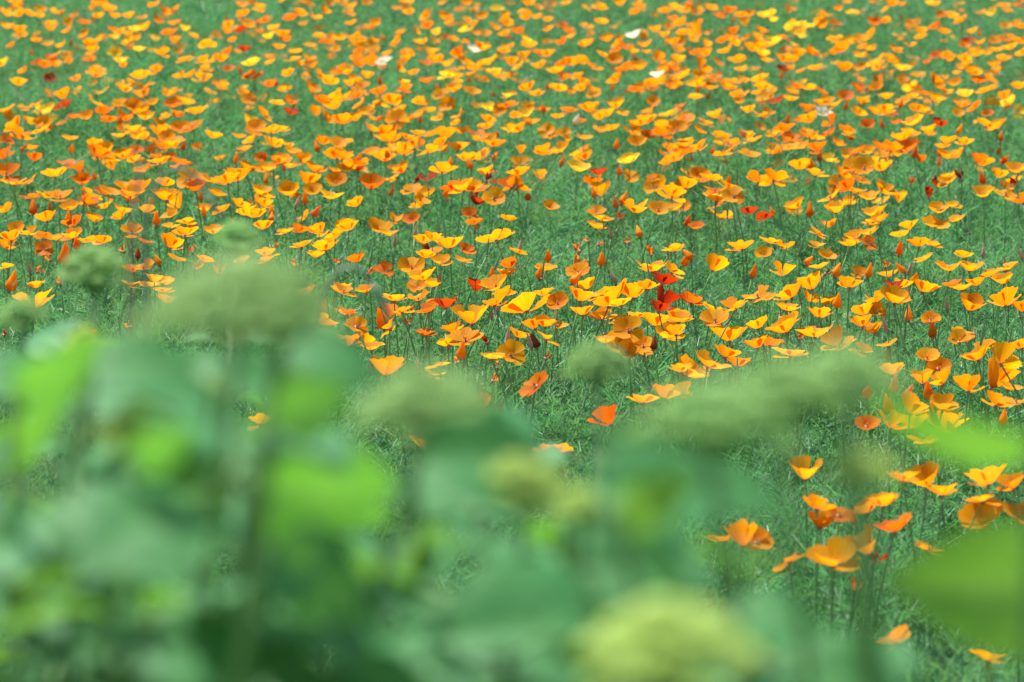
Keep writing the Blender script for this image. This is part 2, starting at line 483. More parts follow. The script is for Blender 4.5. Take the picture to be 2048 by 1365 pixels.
def bud_mesh(seed, col, n=18):
    r_ = random.Random(seed)
    tw = r_.uniform(2, 4); ph = r_.uniform(0, 6.28); fat = r_.uniform(0.85, 1.15)
    prof = [(0.02, 0), (0.16, 0.03), (0.27, 0.12), (0.30, 0.26), (0.275, 0.42), (0.225, 0.62), (0.165, 0.84), (0.115, 1.02), (0.07, 1.18), (0.02, 1.28)]
    def mod(an, t):
        s = ((an + tw * t + ph) % (math.pi)) / math.pi
        return 0.90 + 0.20 * s + 0.04 * math.sin(an * 5 + t * 9 + ph)
    Gs = Geo(); Gs.lathe([(r * fat, z) for r, z in prof], n, mod=mod)
    bend = r_.uniform(-.12, .12)
    for v in Gs.v: v.x += bend * v.z * v.z
    return Gs.mesh('rolled_petals', [PM[col]])
def bud(col, var):
    key = ('bud', col, var)
    if key not in _cache: _cache[key] = bud_mesh(var * 13 + 5, col)
    return _cache[key]
Gs = Geo(); Gs.lathe([(0.0013, 0), (0.0042, 0.002), (0.0052, 0.007), (0.0047, 0.014), (0.0032, 0.023), (0.0018, 0.031), (0.0004, 0.037)], 10)
ME_CAP = Gs.mesh('bud_cap', [M_cap])
Gs = Geo(); Gs.lathe([(0.0013, 0), (0.0026, 0.004), (0.0030, 0.014), (0.0028, 0.03), (0.0020, 0.045), (0.0010, 0.056), (0.0003, 0.062)], 8, mod=lambda an, t: 1 + 0.08 * math.cos(an * 5))
ME_POD = Gs.mesh('seed_capsule', [M_pod])

# ------------------------------------------------------------------ where each flower of the photograph stands
# tables: x y width(shape colour) read from enlarged quarters of the photograph;  c cup, s saucer, g goblet, h heart, u facing, b bud, w withered, p pod, n capped bud
T_right = """710 25 115 cy;785 55 60 bo;945 48 125 cy;1170 65 130 cy;1148 125 50 sy;1200 105 55 co;1540 50 110 cy;1630 30 90 sy;1525 125 140 cy;1650 112 80 sy;290 80 120 cy;250 20 110 sd;440 60 100 cr;530 100 90 sr;130 155 70 sd;395 270 150 sy;10 275 40 co;905 140 95 co;845 185 70 so;835 260 105 sy;1060 205 110 cy;1030 245 110 cy;1140 180 100 cy;1145 245 95 ud;1370 145 105 cy;1325 190 110 cy;1430 247 120 co;1515 245 95 cy;1330 280 60 bd;1455 340 110 sy;1690 322 100 sy;1610 382 140 cy;1730 388 130 cy;1950 388 130 sy;1850 420 105 co;1925 462 125 cy;80 340 60 bo;238 385 140 hy;530 310 60 uy;645 265 40 co;635 400 115 gy;465 415 40 bd;555 235 70 sy;900 325 90 uy;940 320 40 wr;740 348 20 bo;1145 415 45 by;1240 375 40 wd;1255 425 95 co;1320 395 40 by;955 410 40 bo;1085 425 55 so;850 385 60 sy;900 420 40 wk;1395 450 50 bo;1025 487 120 cy;795 485 160 hy;675 540 160 cy;485 552 160 sy;545 572 70 sy;800 570 115 cy;885 590 60 cy;940 580 70 bo;352 608 135 cy;225 630 105 sy;110 575 130 cd;240 690 175 uy;30 685 125 co;1330 490 110 cy;1290 500 60 cr;1465 508 150 cy;1625 490 100 sd;1680 508 140 sy;1765 478 95 co;1175 570 100 ho;1295 570 160 cy;1735 612 155 ho;1930 580 165 hy;2030 625 80 ho;1360 665 55 bo;1180 645 110 uo;1105 645 80 hy;1105 710 100 ho;1165 755 75 cy;1500 690 120 uo;1520 760 50 bo;1670 810 115 uy;1690 762 80 sy;850 660 130 cy;660 620 70 cy;640 735 195 cy;485 728 100 cy;680 695 100 cy;815 760 185 cy;740 795 50 wd;320 785 190 cy;485 838 95 co;565 825 110 cd;955 825 175 cy;680 885 190 sy;10 765 70 cy;310 890 140 cy;210 935 180 cy;375 945 140 co;90 995 190 cy;190 1000 60 wq;45 1110 150 co;1245 838 65 sy;1255 890 50 by;1810 855 120 sy;1765 905 150 co;1930 925 180 hy;1480 910 140 uy;1550 975 90 uo;1275 990 150 cy;1285 1070 70 bo;1450 1040 140 hy;1560 1045 120 hy;1900 1030 230 gy;1960 1090 80 sy;1720 1080 160 ho;1500 1110 45 bd;1380 1115 70 bd;1160 1110 70 bd;1890 1170 150 cy;1910 1260 70 bo;1390 1210 165 ho;1385 1290 140 gy;1290 1290 80 go;1245 1190 70 bd;1130 1305 85 ud;1600 1280 180 gy;1660 1320 60 bo;1570 1195 60 cy;1490 1210 40 bo;2030 840 40 co;2000 1170 90 sy;1100 870 110 so;1610 1145 25 wr;620 600 0 p;1225 700 0 n;1755 750 0 n;1590 590 0 n;745 265 0 p;885 160 0 p;75 520 0 n;835 215 0 p;1810 280 0 n;2020 300 0 n;1580 900 0 p;1340 830 0 p;250 650 0 p"""
T_mid = """48 150 110 cy;235 160 130 cy;290 195 110 sy;325 110 95 cy;420 105 70 ud;460 25 60 cy;95 15 90 cy;760 80 95 ud;785 130 60 sd;985 107 70 so;1230 40 110 uy;800 10 50 cr;1500 60 110 uo;1540 105 120 sy;1500 150 120 so;1640 95 60 wd;1730 45 140 cy;1860 45 130 uy;1615 15 35 bo;1960 45 100 sy;905 212 185 sy;480 230 105 cy;545 215 75 cy;640 250 150 cy;505 280 85 wk;500 325 80 sy;550 300 50 sy;740 290 90 cd;720 345 75 so;590 350 80 cy;1040 295 80 so;95 340 110 cd;180 420 70 wq;415 380 155 uy;260 405 55 ud;480 440 150 cy;25 518 65 co;150 525 90 so;540 485 95 cy;450 495 60 uo;800 495 105 gr;990 375 110 cd;975 418 110 cy;890 420 50 bo;905 485 155 cy;960 535 90 co;1160 420 50 bo;1210 395 130 sy;1205 320 40 bo;1385 375 110 wq;1390 410 130 uo;1315 465 50 bo;1530 345 45 bo;1385 280 80 wq;1525 250 50 wq;1440 230 40 wq;1820 300 70 wd;1935 282 95 sy;2028 315 40 bo;1825 385 150 cy;1950 410 140 sy;1895 465 135 cr;1775 185 35 bo;1680 240 30 wq;315 570 150 sy;455 570 120 sy;555 590 50 by;515 628 85 cd;620 605 70 cr;665 585 60 wk;420 640 65 wq;300 640 80 gd;360 640 60 sy;270 690 90 by;395 710 35 wr;45 655 105 sd;100 730 80 uo;280 740 60 sy;175 800 130 gy;180 860 110 sy;90 820 100 wq;655 745 95 co;500 775 115 sd;765 665 165 gy;630 830 110 cy;730 800 190 sy;690 880 70 bo;1070 600 250 cy;905 590 120 co;1190 545 120 sy;1270 590 90 uo;1410 560 150 cy;1440 495 130 cy;1500 550 100 sy;1560 590 160 cy;1415 645 130 cy;1530 670 130 cy;1640 600 130 sy;1600 540 170 cy;1710 540 160 cy;1790 505 130 sy;1900 580 140 gr;1870 625 90 cr;1730 670 130 so;1640 700 110 so;1850 705 150 cy;1975 680 140 co;1680 745 170 uy;1930 772 140 cy;1130 725 90 ho;1200 715 80 co;1270 730 110 sy;1050 780 90 cy;1215 800 110 sy;1165 820 50 bk;1000 895 160 uy;890 910 90 sy;920 965 60 wq;1215 910 45 wk;275 975 205 ho;575 950 130 sy;555 1008 100 sy;680 935 70 wq;905 1045 35 wq;1130 1075 170 sd;820 1185 70 ud;935 1215 40 wr;860 1330 40 wq;1560 1260 110 wd;1620 840 170 uy;1550 820 90 sy;1680 880 90 uo;1825 830 60 bk;1770 840 90 uy;1775 890 70 so;1770 1160 190 sy;1900 1130 70 co;1995 990 100 sy;1990 1100 130 so;2040 580 60 cr;1260 640 0 n;920 600 0 n;985 770 0 n;450 940 0 n;1590 430 0 n;1100 800 0 n;865 270 0 p;1105 340 0 p;575 150 0 p;610 160 0 p;440 110 0 p;180 345 0 p;290 20 0 p;850 820 30 wr"""
T_left = """30 50 90 co;200 40 60 bd;410 35 110 co;515 20 80 co;610 35 110 sy;270 100 120 cy;420 130 120 cd;405 90 40 bo;550 105 100 co;720 50 110 cy;860 55 90 cy;885 15 30 bo;920 110 45 bo;990 85 110 uy;770 178 120 sy;90 160 80 uo;170 180 90 cy;60 210 130 cy;40 260 120 co;255 275 110 ud;420 200 120 co;330 220 80 so;255 205 60 sd;350 310 90 bo;280 340 60 wq;450 245 60 bd;510 235 60 so;600 240 80 so;850 240 80 sd;715 285 50 wq;1085 180 120 cy;1000 150 80 sy;1085 125 90 sy;1140 125 40 bo;1250 175 110 cy;1400 20 90 cy;1440 65 120 cy;1500 80 90 cy;1545 20 90 cy;1585 55 50 by;1555 100 45 bo;1535 150 90 cy;1385 140 100 so;1200 45 80 cy;1295 45 60 co;1190 60 40 bo;1850 65 45 bd;1665 180 110 sy;1750 170 90 cd;1860 175 110 cy;1955 210 110 sy;2010 150 80 uy;1760 258 130 sy;1895 262 155 cy;1560 305 105 cy;1610 265 30 wq;1005 255 140 cy;1035 330 100 sy;1115 290 55 wd;955 345 50 bo;810 310 45 br;835 385 130 uy;770 400 60 cd;765 485 110 sy;905 455 80 cy;880 490 80 sy;970 475 70 cy;960 525 80 so;975 580 90 cy;1200 350 80 so;1415 360 100 so;1475 375 60 wq;1545 390 55 wq;1280 405 100 wq;1550 350 70 so;1155 385 90 wq;20 385 80 sy;75 470 85 bo;210 500 105 sy;225 410 50 wd;175 570 175 gy;345 475 50 wq;490 775 120 cd;395 825 135 cy;30 775 60 wr;750 735 55 wq;1970 360 50 wd;1990 518 105 cy;1790 525 95 cd;1905 610 45 bo;1910 690 95 cy;1905 720 60 so;2015 655 80 so;2030 830 60 co;1910 960 190 gy;1520 1290 135 sy;835 1275 40 wq;1845 322 90 sy;1720 370 50 wq;1085 65 0 p;165 380 0 n"""
T_low = """1235 185 190 sy;635 330 145 gy;1110 360 110 ho;1215 380 170 ho;1300 430 125 hy;1510 370 185 cy;1630 400 120 co;1490 470 140 sy;1490 570 230 uy;1670 540 170 uo;700 500 90 co;710 590 120 co;800 540 110 ud;925 520 80 cy;1010 485 110 cy;1060 600 165 cd;870 590 80 wd;330 650 150 gy;400 670 120 uo;240 650 90 co;545 765 120 so;920 690 170 gy;980 760 90 wr;765 760 200 cy;1230 705 140 sy;875 890 90 wq;1060 1150 110 so;1500 1140 130 wq;1520 1240 110 sy;1650 1060 110 co;1060 1330 70 wq"""
T_lowmid = """1230 690 90 hy;935 855 60 wq;900 940 40 wd;420 210 140 cy;1060 235 110 so;990 240 60 so;605 318 50 so;710 135 30 wq;465 1085 30 wq;1290 80 90 gd"""
# far half of the meadow: x y and, where it differs from plain orange, colour / shape
F_left = """30 70;110 30;110 80;170 75;235 55;225 90;330 60;40 150;110 170;295 135;395 130;395 175;430 90;490 125;560 20;575 90;640 50;670 90;610 25;215 235;280 255;350 260;320 310;520 245;580 225;490 200;540 285;660 170 d;700 185;665 215 l;670 310 l;705 350 l;265 380 d;555 395;555 430;525 340 d;300 330 d;755 90;830 100;900 25;965 70;840 155;790 170 l;930 125;990 185;1020 135;1080 165 l;1130 205;790 220;745 255;1055 280;945 300;1080 340;1185 345;1210 260 y;1265 205;1195 400;1190 455;1045 440;820 440 y;915 405;730 520;860 490;830 550;590 530;560 590;980 545 y;890 600 y;1080 585 y;710 600;780 620;1150 640 y;1010 605 d;1290 340;1330 300 d;1290 500;1455 575;1470 360 l;1580 360;1475 440 d;1570 490 d;1430 290 r;1340 150;1455 140;1410 170 r;1415 25;1420 80;1600 155;1650 195;1570 210 l;1545 115 d;1520 40;1750 75;1700 100 d;1845 95 y;1900 60;1800 15;1870 205;1975 215 y;1910 240 d;1820 260 y;1950 285;1720 290 y;1715 340 y;1810 335;1820 380;1630 270;1980 410;1890 440;1680 430;1930 480;1830 520;1960 560 y;1880 590 d;1695 590 d;1700 650 r;1550 670 y;1950 615;2000 700;1920 690;1460 710 l;1500 735;1580 760;1640 745;1480 775;1245 785 y;1465 820 y;1605 835 y;1425 870;1400 795;1975 835 y;1710 880;1960 905;1640 930;1770 930;1450 980;1560 975;1840 980;1380 920 bo;1840 860 bo;1385 1035;1390 1010;1330 1045;1230 1045;1800 1050;1960 1055;1105 1030;1060 950;965 1070 y;970 1140;1140 1090;1270 1130;1190 1140 bo;930 935 y;840 990;810 1090;730 1080;770 1120;760 1155;640 1115;540 1125 y;510 1165;350 1130;175 1145 d;80 1060;160 1060;35 1000;15 900 d;320 1005 y;480 1055 d;390 945;200 920 d;785 880 d;610 885;650 930;720 905;575 890 d;410 805 y;435 865 bo;80 730;180 705 y;260 715;235 755;135 785;35 815;270 640 l;110 480;155 620;30 640;290 550 d;365 555;370 610 r;430 680 d;500 680;620 645 d;635 700 d;720 750 y;700 790;780 745;830 650;850 680;735 685;935 720;920 760;1000 740;1060 740;1120 740;1025 820 y;940 845 d;975 800;850 800;1035 670 d;10 370 l;290 460 r;1530 1110 y;1685 1115 y;1830 1110 y;1780 1155 bo;1940 1135 y"""
F_mid = """20 20;50 70;160 10;60 130;90 210;105 255;5 215;210 130;195 290;210 235;105 300 d;150 325;190 365;115 375;330 45;400 70;385 10;505 90;510 145 d;335 230;355 185;450 180;560 190 l;475 240 y;540 290;390 330;350 400;640 125;615 100;700 55;730 165 l;600 15;740 15;780 50;830 95;850 190;800 190;905 150;920 45 l;970 100;970 130;1040 180;960 195;960 295;1090 220 l;1100 260 y;1075 320;1000 20;1100 15;1160 40;1060 60;1150 95;1090 100;1230 25;1210 165;1300 140;1330 170;1345 210;1290 245;1210 310;1440 45;1445 150;1430 255;1530 130 y;1560 225;1610 150;1320 15;1520 40;1640 15;1740 20;1720 70;1900 60;1960 40;2030 50;1840 170;1890 200;1930 150;1990 185;1940 240;1780 255;1670 265;1790 300;1865 335;1975 340;1610 290;1600 345;1535 315 y;1750 385;1650 395 d;1880 395;1850 435 W;1715 200 W;255 350 W;780 285 W;830 275;1990 435;1735 515;1610 465;1820 490;1940 500;1480 510;1410 515;1415 475;1310 445 d;1390 445;1270 515 y;1300 375;1340 360;1400 355;1260 405;1480 380;1160 380;1090 510;1140 540;990 440;1000 360;1040 385;880 350 y;790 390;750 360;900 415 l;620 440 l;670 435;560 345;510 365;620 370;690 310;510 470;590 545 y;665 515;775 530 y;160 440;60 485;130 500;40 420;380 490;370 520;225 530 d;90 555;10 565;310 590 y;470 590 y;210 605 y;630 610 y;110 600;150 650;20 700;90 685;190 690 bo;190 750;330 690;460 665;390 700;690 665 y;880 625 l;940 640;980 610 d;1095 620;1090 660 l;1185 630 bd;1120 710;860 690;1210 755 y;1310 775 y;1000 745;1045 755;1430 800;1275 865 y;1190 880;850 740;790 770;820 800;870 810;900 830;620 780;690 855 y;460 775;510 875;585 840;390 800;420 835;245 805;300 805;300 870;370 880;230 905;260 915;20 905;110 950;40 980;20 830;190 890;360 990;740 920 y;830 905 y;780 955 bo;600 980 y;640 950 bo;855 1000 y;870 1040 wr;1045 1010 y;510 1035 r;450 1050 wr;185 1075 d;420 1105 y;490 1130;465 1160 y;650 1090 d;715 1085;770 1090;830 1100;985 1070 d;1055 1080;1025 1100 wr;780 1150 wr;900 1150 y;1127 1140 bd;1510 1000 r;1395 975 l;1300 940 bo;1410 880 y;1430 915;1460 630;1520 680;1560 660;1610 610 y;1580 740;1380 700 bW;1340 640 d;1830 590;1920 660 y;2020 690;1750 710;1790 700;1730 750;1760 790;1740 830;1620 840 bo;1900 730;1880 780;1970 745;1910 890;1950 920;1685 930 l;2000 880 r;2010 820;1845 1080 y;1950 1120;2010 1080 y;1620 1165 bo;1485 1125 bo"""
F_right = """90 15;10 30;60 60;130 70;210 40;330 60;270 85;390 90;440 80;530 85 l;490 20;560 80 l;680 45;700 10;835 80 l;880 75;960 50;1040 60 l;1010 10;1170 10;1230 55;1330 20;1270 20;1530 20 y;1560 85;1630 90 y;1680 115;1600 70;1790 70;1850 70 l;1950 60;1930 30;2010 20;1670 20;40 130;100 150;130 180;60 190;30 240;110 230;410 130;350 180;330 210;350 245;510 180;490 215;450 275;500 265;190 255;280 235;300 290;150 300;190 310;370 345;260 365;170 385;540 345;520 310 l;390 400 y;580 235 l;640 215 d;685 150 l;735 135 l;800 145 l;740 205 l;870 145;945 130 d;650 290;730 310;690 345;640 340;800 305;820 390;990 260;940 215 y;980 285;1010 240;1080 220;1140 200;1170 130 d;1230 125;1320 200;1400 130;1440 180;1440 215;1380 260;1300 285;1100 270;1150 280;1090 315;1180 350 y;1260 340;1195 390;1330 390 l;1000 395;1080 395;630 405 r;40 440;150 440;10 495;130 480;240 450;210 510;310 500;330 470;360 470;500 450 y;520 500;560 530;530 565 y;130 565;30 615 d;720 495;690 525;780 510 y;870 530 d;680 570;600 585 r;940 605 y;1000 560 d;1085 515 d;1180 510;1190 450 bo;1100 590;1240 560;1340 465;1385 515 l;1525 470;1430 435;1640 480;1590 525;1400 560;1340 590;1460 540 d;1530 565 y;1700 545 l;1760 420;1690 380;1700 350;1780 465;1850 460;1825 520;1930 560;1870 600 l;1950 595 l;1660 660 uy;1755 615;1680 605;2015 500;1740 180;1720 235 r;1700 265;1760 295;1880 230;1960 200;1990 220;1960 270;1920 330;1880 290;1580 180;1530 150 d;1590 325;1530 320 d;1870 375;2030 310;2030 150;1940 150;2030 240;880 655 W;240 670 y;505 665;430 640;190 710;65 690;40 735;150 760;70 840;130 850;60 880 d;280 830;340 840;290 890;440 895 y;450 815 y;590 870;600 770;660 690 bo;650 740 d;790 690;780 630 d;860 600;790 785;820 800 y;700 855 y;690 800;840 860 d;960 830;900 780;1010 760 d;1065 880;1130 730 ud;1080 655;1180 645;1235 640 y;1420 640;1460 640 y;1400 700;1380 770;1330 795;1490 780;1560 720 r;1640 755 bo;1590 815;1700 825 y;1830 715;1890 720;1910 795 bo;1650 900;1600 905;1540 880 bo;1780 930 d;1820 940;1935 930 bo;2010 980 y;1230 900 y;1270 870;1210 850 d;1400 890 bd;1370 860 d;735 965 y;800 950 bd;870 915 bo;830 1010 y;1040 965;1110 970;985 1010 y;1150 950;1210 975;960 1070;1010 1090;1100 1050 uo;1040 1100;910 1150 y;1235 1105 y;1140 1140 y;590 1030;490 1040;550 1060 y;220 1040;125 1000 bo;150 1020;75 1075 y;20 1120 d;330 1090 y;240 1105 d;250 1145 l;345 1135;1610 1020 y;1600 1050;1530 1070 wr;1670 1030 wk;1390 1060 wq;1490 1130 wr;1780 1130 bo;1810 1120 y;1900 1015 y;1990 1065 wr;1940 1120;2040 1160 d"""

rf = random.Random(21)
FL = []   # flower records
def record(px, py, wpx, shape, col):
    small = shape in 'bwpn'
    hf = rf.uniform(0.285, 0.36) if not small else rf.uniform(0.27, 0.34)
    P, z = at_height(px, py, hf)
    if wpx:
        D = wpx * z / FPX
        if shape in 'bw': D = max(0.018, min(0.05, D))
        else: D = max(0.036, min(0.082, D))
    else:
        D = rf.uniform(0.040, 0.056)
    FL.append(dict(px=px, py=py, P=P, z=z, D=D, shape=shape, col=col, wpx=D * FPX / z))
for tbl, ox, oy, s in ((T_right, 1348, 400, 2.923), (T_mid, 680, 400, 2.923), (T_left, 0, 400, 2.923), (T_low, 1348, 800, 2.4157), (T_lowmid, 680, 800, 2.4157)):
    for e in tbl.split(';'):
        q = e.split()
        sh, co = q[3][0], (q[3][1] if len(q[3]) > 1 else 'p')
        record(ox + float(q[0]) / s, oy + float(q[1]) / s, float(q[2]) / s, sh, co)
for tbl, ox in ((F_left, 0), (F_mid, 680), (F_right, 1348)):
    for e in tbl.split(';'):
        q = e.split()
        t = q[2] if len(q) > 2 else rf.choice('oooooyyyod')
        sh = t[0] if len(t) > 1 else rf.choice('ccccsssuhc')
        record(ox + float(q[0]) / 2.923, float(q[1]) / 2.923, 0, sh, t[-1])
        if sh == 'b': FL[-1]['D'] = 0.019
        if sh == 'w': FL[-1]['D'] = 0.032
# slender pods, capped buds and rolled buds that stand between the flowers
for i in range(80):
    px, py = rf.uniform(0, 2048), rf.uniform(330, 860)
    record(px, py, 0, rf.choice('ppn'), 'p')
OPEN = [f for f in FL if f['shape'] in 'csghu']
OPEN.sort(key=lambda f: -f['wpx'])
for i, f in enumerate(OPEN): f['single'] = i < 298
FAR = [f for f in OPEN if not f['single']]
BUDS = sorted([f for f in FL if f['shape'] not in 'csghu'], key=lambda f: f['z'])
for i, f in enumerate(BUDS): f['single'] = True

# ---- labels
COLN = {'y': 'golden', 'o': 'orange', 'd': 'deep orange', 'r': 'brick red', 'l': 'lemon yellow', 'W': 'creamy white', 'k': 'brown', 'q': 'faded peach', 'p': 'green'}
SHN = {'c': 'cup-shaped poppy', 's': 'flat saucer poppy', 'g': 'tall goblet-shaped poppy', 'h': 'heart-shaped poppy', 'u': 'poppy tipped to show its centre'}
def short(f):
    s = f['shape']
    if s == 'b': return COLN[f['col']] + ' rolled bud'
    if s == 'w': return COLN[f['col']] + ' withered bloom'
    if s == 'p': return 'green seed pod'
    if s == 'n': return 'pinkish capped bud'
    return COLN[f['col']] + ' ' + {'c': 'cup', 's': 'saucer', 'g': 'goblet', 'h': 'heart-shaped', 'u': 'tipped'}[s] + ' poppy'
USED = set()
def describe(f):
    s = f['shape']
    near = sorted([(math.hypot((g_['px'] - f['px']), (g_['py'] - f['py']) * 1.5), i) for i, g_ in enumerate(FL) if g_ is not f])[:2]
    d, nb = near[0][0], FL[near[0][1]]
    nb2 = FL[near[1][1]]
    if s == 'b': head = COLN[f['col']] + ' cone-rolled poppy bud'
    elif s == 'w': head = COLN[f['col']] + ' withered crumpled poppy'
    elif s == 'p': head = 'thin green pointed seed pod'
    elif s == 'n': head = 'pinkish pointed bud under its cap'
    else:
        size = 'big ' if f['D'] > 0.066 else 'small ' if f['D'] < 0.044 else ''
        head = size + COLN[f['col']] + ' ' + SHN[s]
    w = max(nb['wpx'] if nb['shape'] not in 'pn' else 30, 30)
    side = 'above' if f['py'] < nb['py'] - 0.35 * w else 'below' if f['py'] > nb['py'] + 0.35 * w else 'beside'
    if d > 75 * 6.9 / f['z']: rel = 'standing alone in the green foliage'
    elif d < 0.55 * w and s in 'csghu': rel = 'overlapping a ' + short(nb)
    else: rel = side + ' a ' + short(nb)
    ext = ' and near a ' + short(nb2)
    if len((head + ' ' + rel + ext).split()) <= 16: rel += ext
    lab = (head + ', ' + rel).replace(' a orange', ' an orange')
    if lab in USED:          # name other neighbours until the label is its own
        cand = sorted((math.hypot(g_['px'] - f['px'], (g_['py'] - f['py']) * 1.5), i) for i, g_ in enumerate(FL) if g_ is not f)[:6]
        names = [short(FL[i]) for _, i in cand]
        for a_ in range(6):
            for b_ in range(a_ + 1, 6):
                q = (head + ', between a ' + names[a_] + ' and a ' + names[b_]).replace(' a orange', ' an orange')
                if q not in USED and len(q.split()) <= 16:
                    USED.add(q)
                    return q
    USED.add(lab)
    return lab

# ---- build
def orient(f, r_):
    s = f['shape']
    if s == 'u':
        return Euler((R(r_.uniform(18, 46)), R(r_.uniform(-18, 18)), 0))
    if s == 'b':
        return Euler((R(r_.uniform(-14, 14)), R(r_.gauss(0, 22)), 0))
    if s == 'w':
        return Euler((R(r_.uniform(-40, 40)), R(r_.uniform(-50, 50)), 0))
    if s in 'pn':
        return Euler((R(r_.uniform(-20, 20)), R(r_.uniform(-24, 24)), 0))
    return Euler((R(r_.gauss(-6, 12)), R(r_.gauss(-2, 17)), 0))
CEN = {'c': 0.42, 's': 0.27, 'g': 0.72, 'h': 0.48, 'u': 0.35, 'b': 0.6, 'w': 0.5}
def flower_setup(f, i):
    r_ = random.Random(i * 17 + 3)
    s = f['shape']
    E = orient(f, r_)
    if s in 'pn':
        sc = r_.uniform(0.62, 0.85); up = 0.02
    elif s == 'b': sc = f['D'] / 2 / 0.40; up = CEN[s] * sc
    elif s == 'w': sc = f['D'] / 1.5; up = CEN[s] * sc
    else:
        sc = f['D'] / 2 * {'c': 1.04, 's': 1.03, 'g': 1.05, 'h': 1.05, 'u': 1.0}[s]; up = CEN[s] * sc
    top = f['P'] - (E.to_matrix() @ Vector((0, 0, up)))        # receptacle position in the world
    sv = r_.randrange(len(STEMS))
    me, tip = STEMS[sv]
    k = top.z / tip.z
    rz = r_.uniform(0, 6.283)
    tipr = Matrix.Rotation(rz, 3, 'Z') @ Vector((tip.x, tip.y, tip.z * k))
    root = Vector((top.x - tipr.x, top.y - tipr.y, 0))
    return r_, E, sc, top, me, k, rz, root
GROUPS = {'b': ('rolled_poppy_bud', 'poppy bud', 'rolled poppy buds in the meadow'), 'w': ('withered_poppy', 'withered poppy', 'withered poppies in the meadow'),
          'p': ('poppy_seed_pod', 'seed pod', 'poppy seed pods in the meadow'), 'n': ('capped_poppy_bud', 'flower bud', 'capped buds in the meadow')}
def petals_of(f, r_):
    """angle, tilt, scale, variant of each petal"""
    s = f['shape']
    a0 = R(45) - math.pi / 2 if s == 'h' else r_.uniform(0, 6.283)
    out = []
    dens = r_.uniform(-6, 6)
    for k in range(4):
        tl = r_.gauss(0, 5) + dens + (3 if k % 2 else -2)
        if r_.random() < 0.20: tl += r_.uniform(15, 34)
        out.append((a0 + k * math.pi / 2 + R(r_.gauss(0, 5)), R(tl), r_.uniform(0.9, 1.08), r_.randrange(6)))
    return out
def build_single(f, i):
    s = f['shape']
    r_, E, sc, top, sme, k, rz, root = flower_setup(f, i)
    nm = GROUPS[s][0] if s in GROUPS else 'poppy'
    t = obj(nm, None, None, root)
    t.empty_display_size = 0.02
    if s in GROUPS: tag(t, f['label'], GROUPS[s][1], GROUPS[s][2])
    else: tag(t, f['label'], 'poppy', 'open poppies in the meadow')
    st = obj('stem', sme, t, (0, 0, 0), (0, 0, rz), (1, 1, k))
    loc = top - root
    if s in 'pn':
        obj('seed_capsule' if s == 'p' else 'bud_cap', ME_POD if s == 'p' else ME_CAP, t, loc, E, (sc, sc, sc))
        obj('receptacle', ME_RIM, t, loc, E, (0.8, 0.8, 0.8))
        return
    obj('receptacle', ME_RIM, t, loc, E)
    if s == 'b':
        E2 = E.copy(); E2.z = r_.uniform(0, 6.28)
        obj('rolled_petals', bud({'o': 'y', 'd': r_.choice('oq')}.get(f['col'], f['col']), r_.randrange(5)), t, loc, E2, (sc * 1.1, sc * 1.1, sc * r_.uniform(0.8, 1.1)))
        return
    Em = E.to_matrix()
    if s == 'w':
        for q in range(3):
            M = Em @ Matrix.Rotation(q * 2.1 + r_.uniform(-.4, .4), 3, 'Z') @ Matrix.Rotation(R(r_.uniform(-15, 30)), 3, 'Y')
            obj('petal', petal('w', f['col'], r_.randrange(6)), t, loc, M.to_euler(), [sc * r_.uniform(0.55, 0.85)] * 3)
        return
    for a_, tl, ps, var in petals_of(f, r_):
        M = Em @ Matrix.Rotation(a_, 3, 'Z') @ Matrix.Rotation(tl, 3, 'Y')
        obj('petal', petal(s, f['col'], var), t, loc, M.to_euler(), [sc * ps] * 3)
    obj('stamens', ME_STAM[i % 2], t, loc, E, [sc] * 3)

for f in FL:
    if f.get('single'): f['label'] = describe(f)
for i, f in enumerate(FL):
    if f.get('single'): build_single(f, i)

# ---- the poppies beyond the nearest three hundred: one mass
mats = [M_stem] + [PM[k] for k in 'yodrlW']
MI = {k: 1 + i for i, k in enumerate('yodrlW')}
Gf = Geo()
def mass_flower(f, i):
    r_, E, sc, top, sme, k, rz, root = flower_setup(f, i)
    Gf.tube([root, root.lerp(top, .5) + Vector((0.004, 0, 0)), top], [0.0013, 0.0012, 0.001], 3, 0, cap=False)
    Em = E.to_matrix()
    for a_, tl, ps, var in petals_of(f, r_):
        M = (Matrix.Translation(top) @ (Em @ Matrix.Rotation(a_, 3, 'Z') @ Matrix.Rotation(tl, 3, 'Y')).to_4x4() @ Matrix.Scale(sc * ps, 4))
        Gf.add(petal(f['shape'], f['col'], var % 3, True), M, {0: MI[f['col']]})
for i, f in enumerate(FAR): mass_flower(f, 5000 + i)
rx = random.Random(77)
def wild(x, y, h):
    f = dict(P=Vector((x, y, h)), z=y, D=rx.uniform(0.032, 0.048), shape=rx.choice('cccssuh'), col=rx.choice('oooooyyyyodl'))
    mass_flower(f, rx.randrange(10 ** 6))
for _ in range(420):      # beyond the top edge of the picture and to both sides
    y = rx.uniform(15.6, 22)
    wild(rx.uniform(-1, 1) * (0.148 * y + 0.7), y, rx.uniform(0.27, 0.36))
for _ in range(170):
    y = rx.uniform(4.8, 15.6); sgn = rx.choice((-1, 1))
    wild(sgn * rx.uniform(0.140 * y + 0.06, 0.140 * y + 0.7), y, rx.uniform(0.27, 0.36))
for _ in range(160):      # low blooms half sunk in the foliage of the far half
    y = rx.uniform(9.9, 15.6)
    wild(rx.uniform(-1, 1) * 0.135 * y, y, rx.uniform(0.17, 0.27))
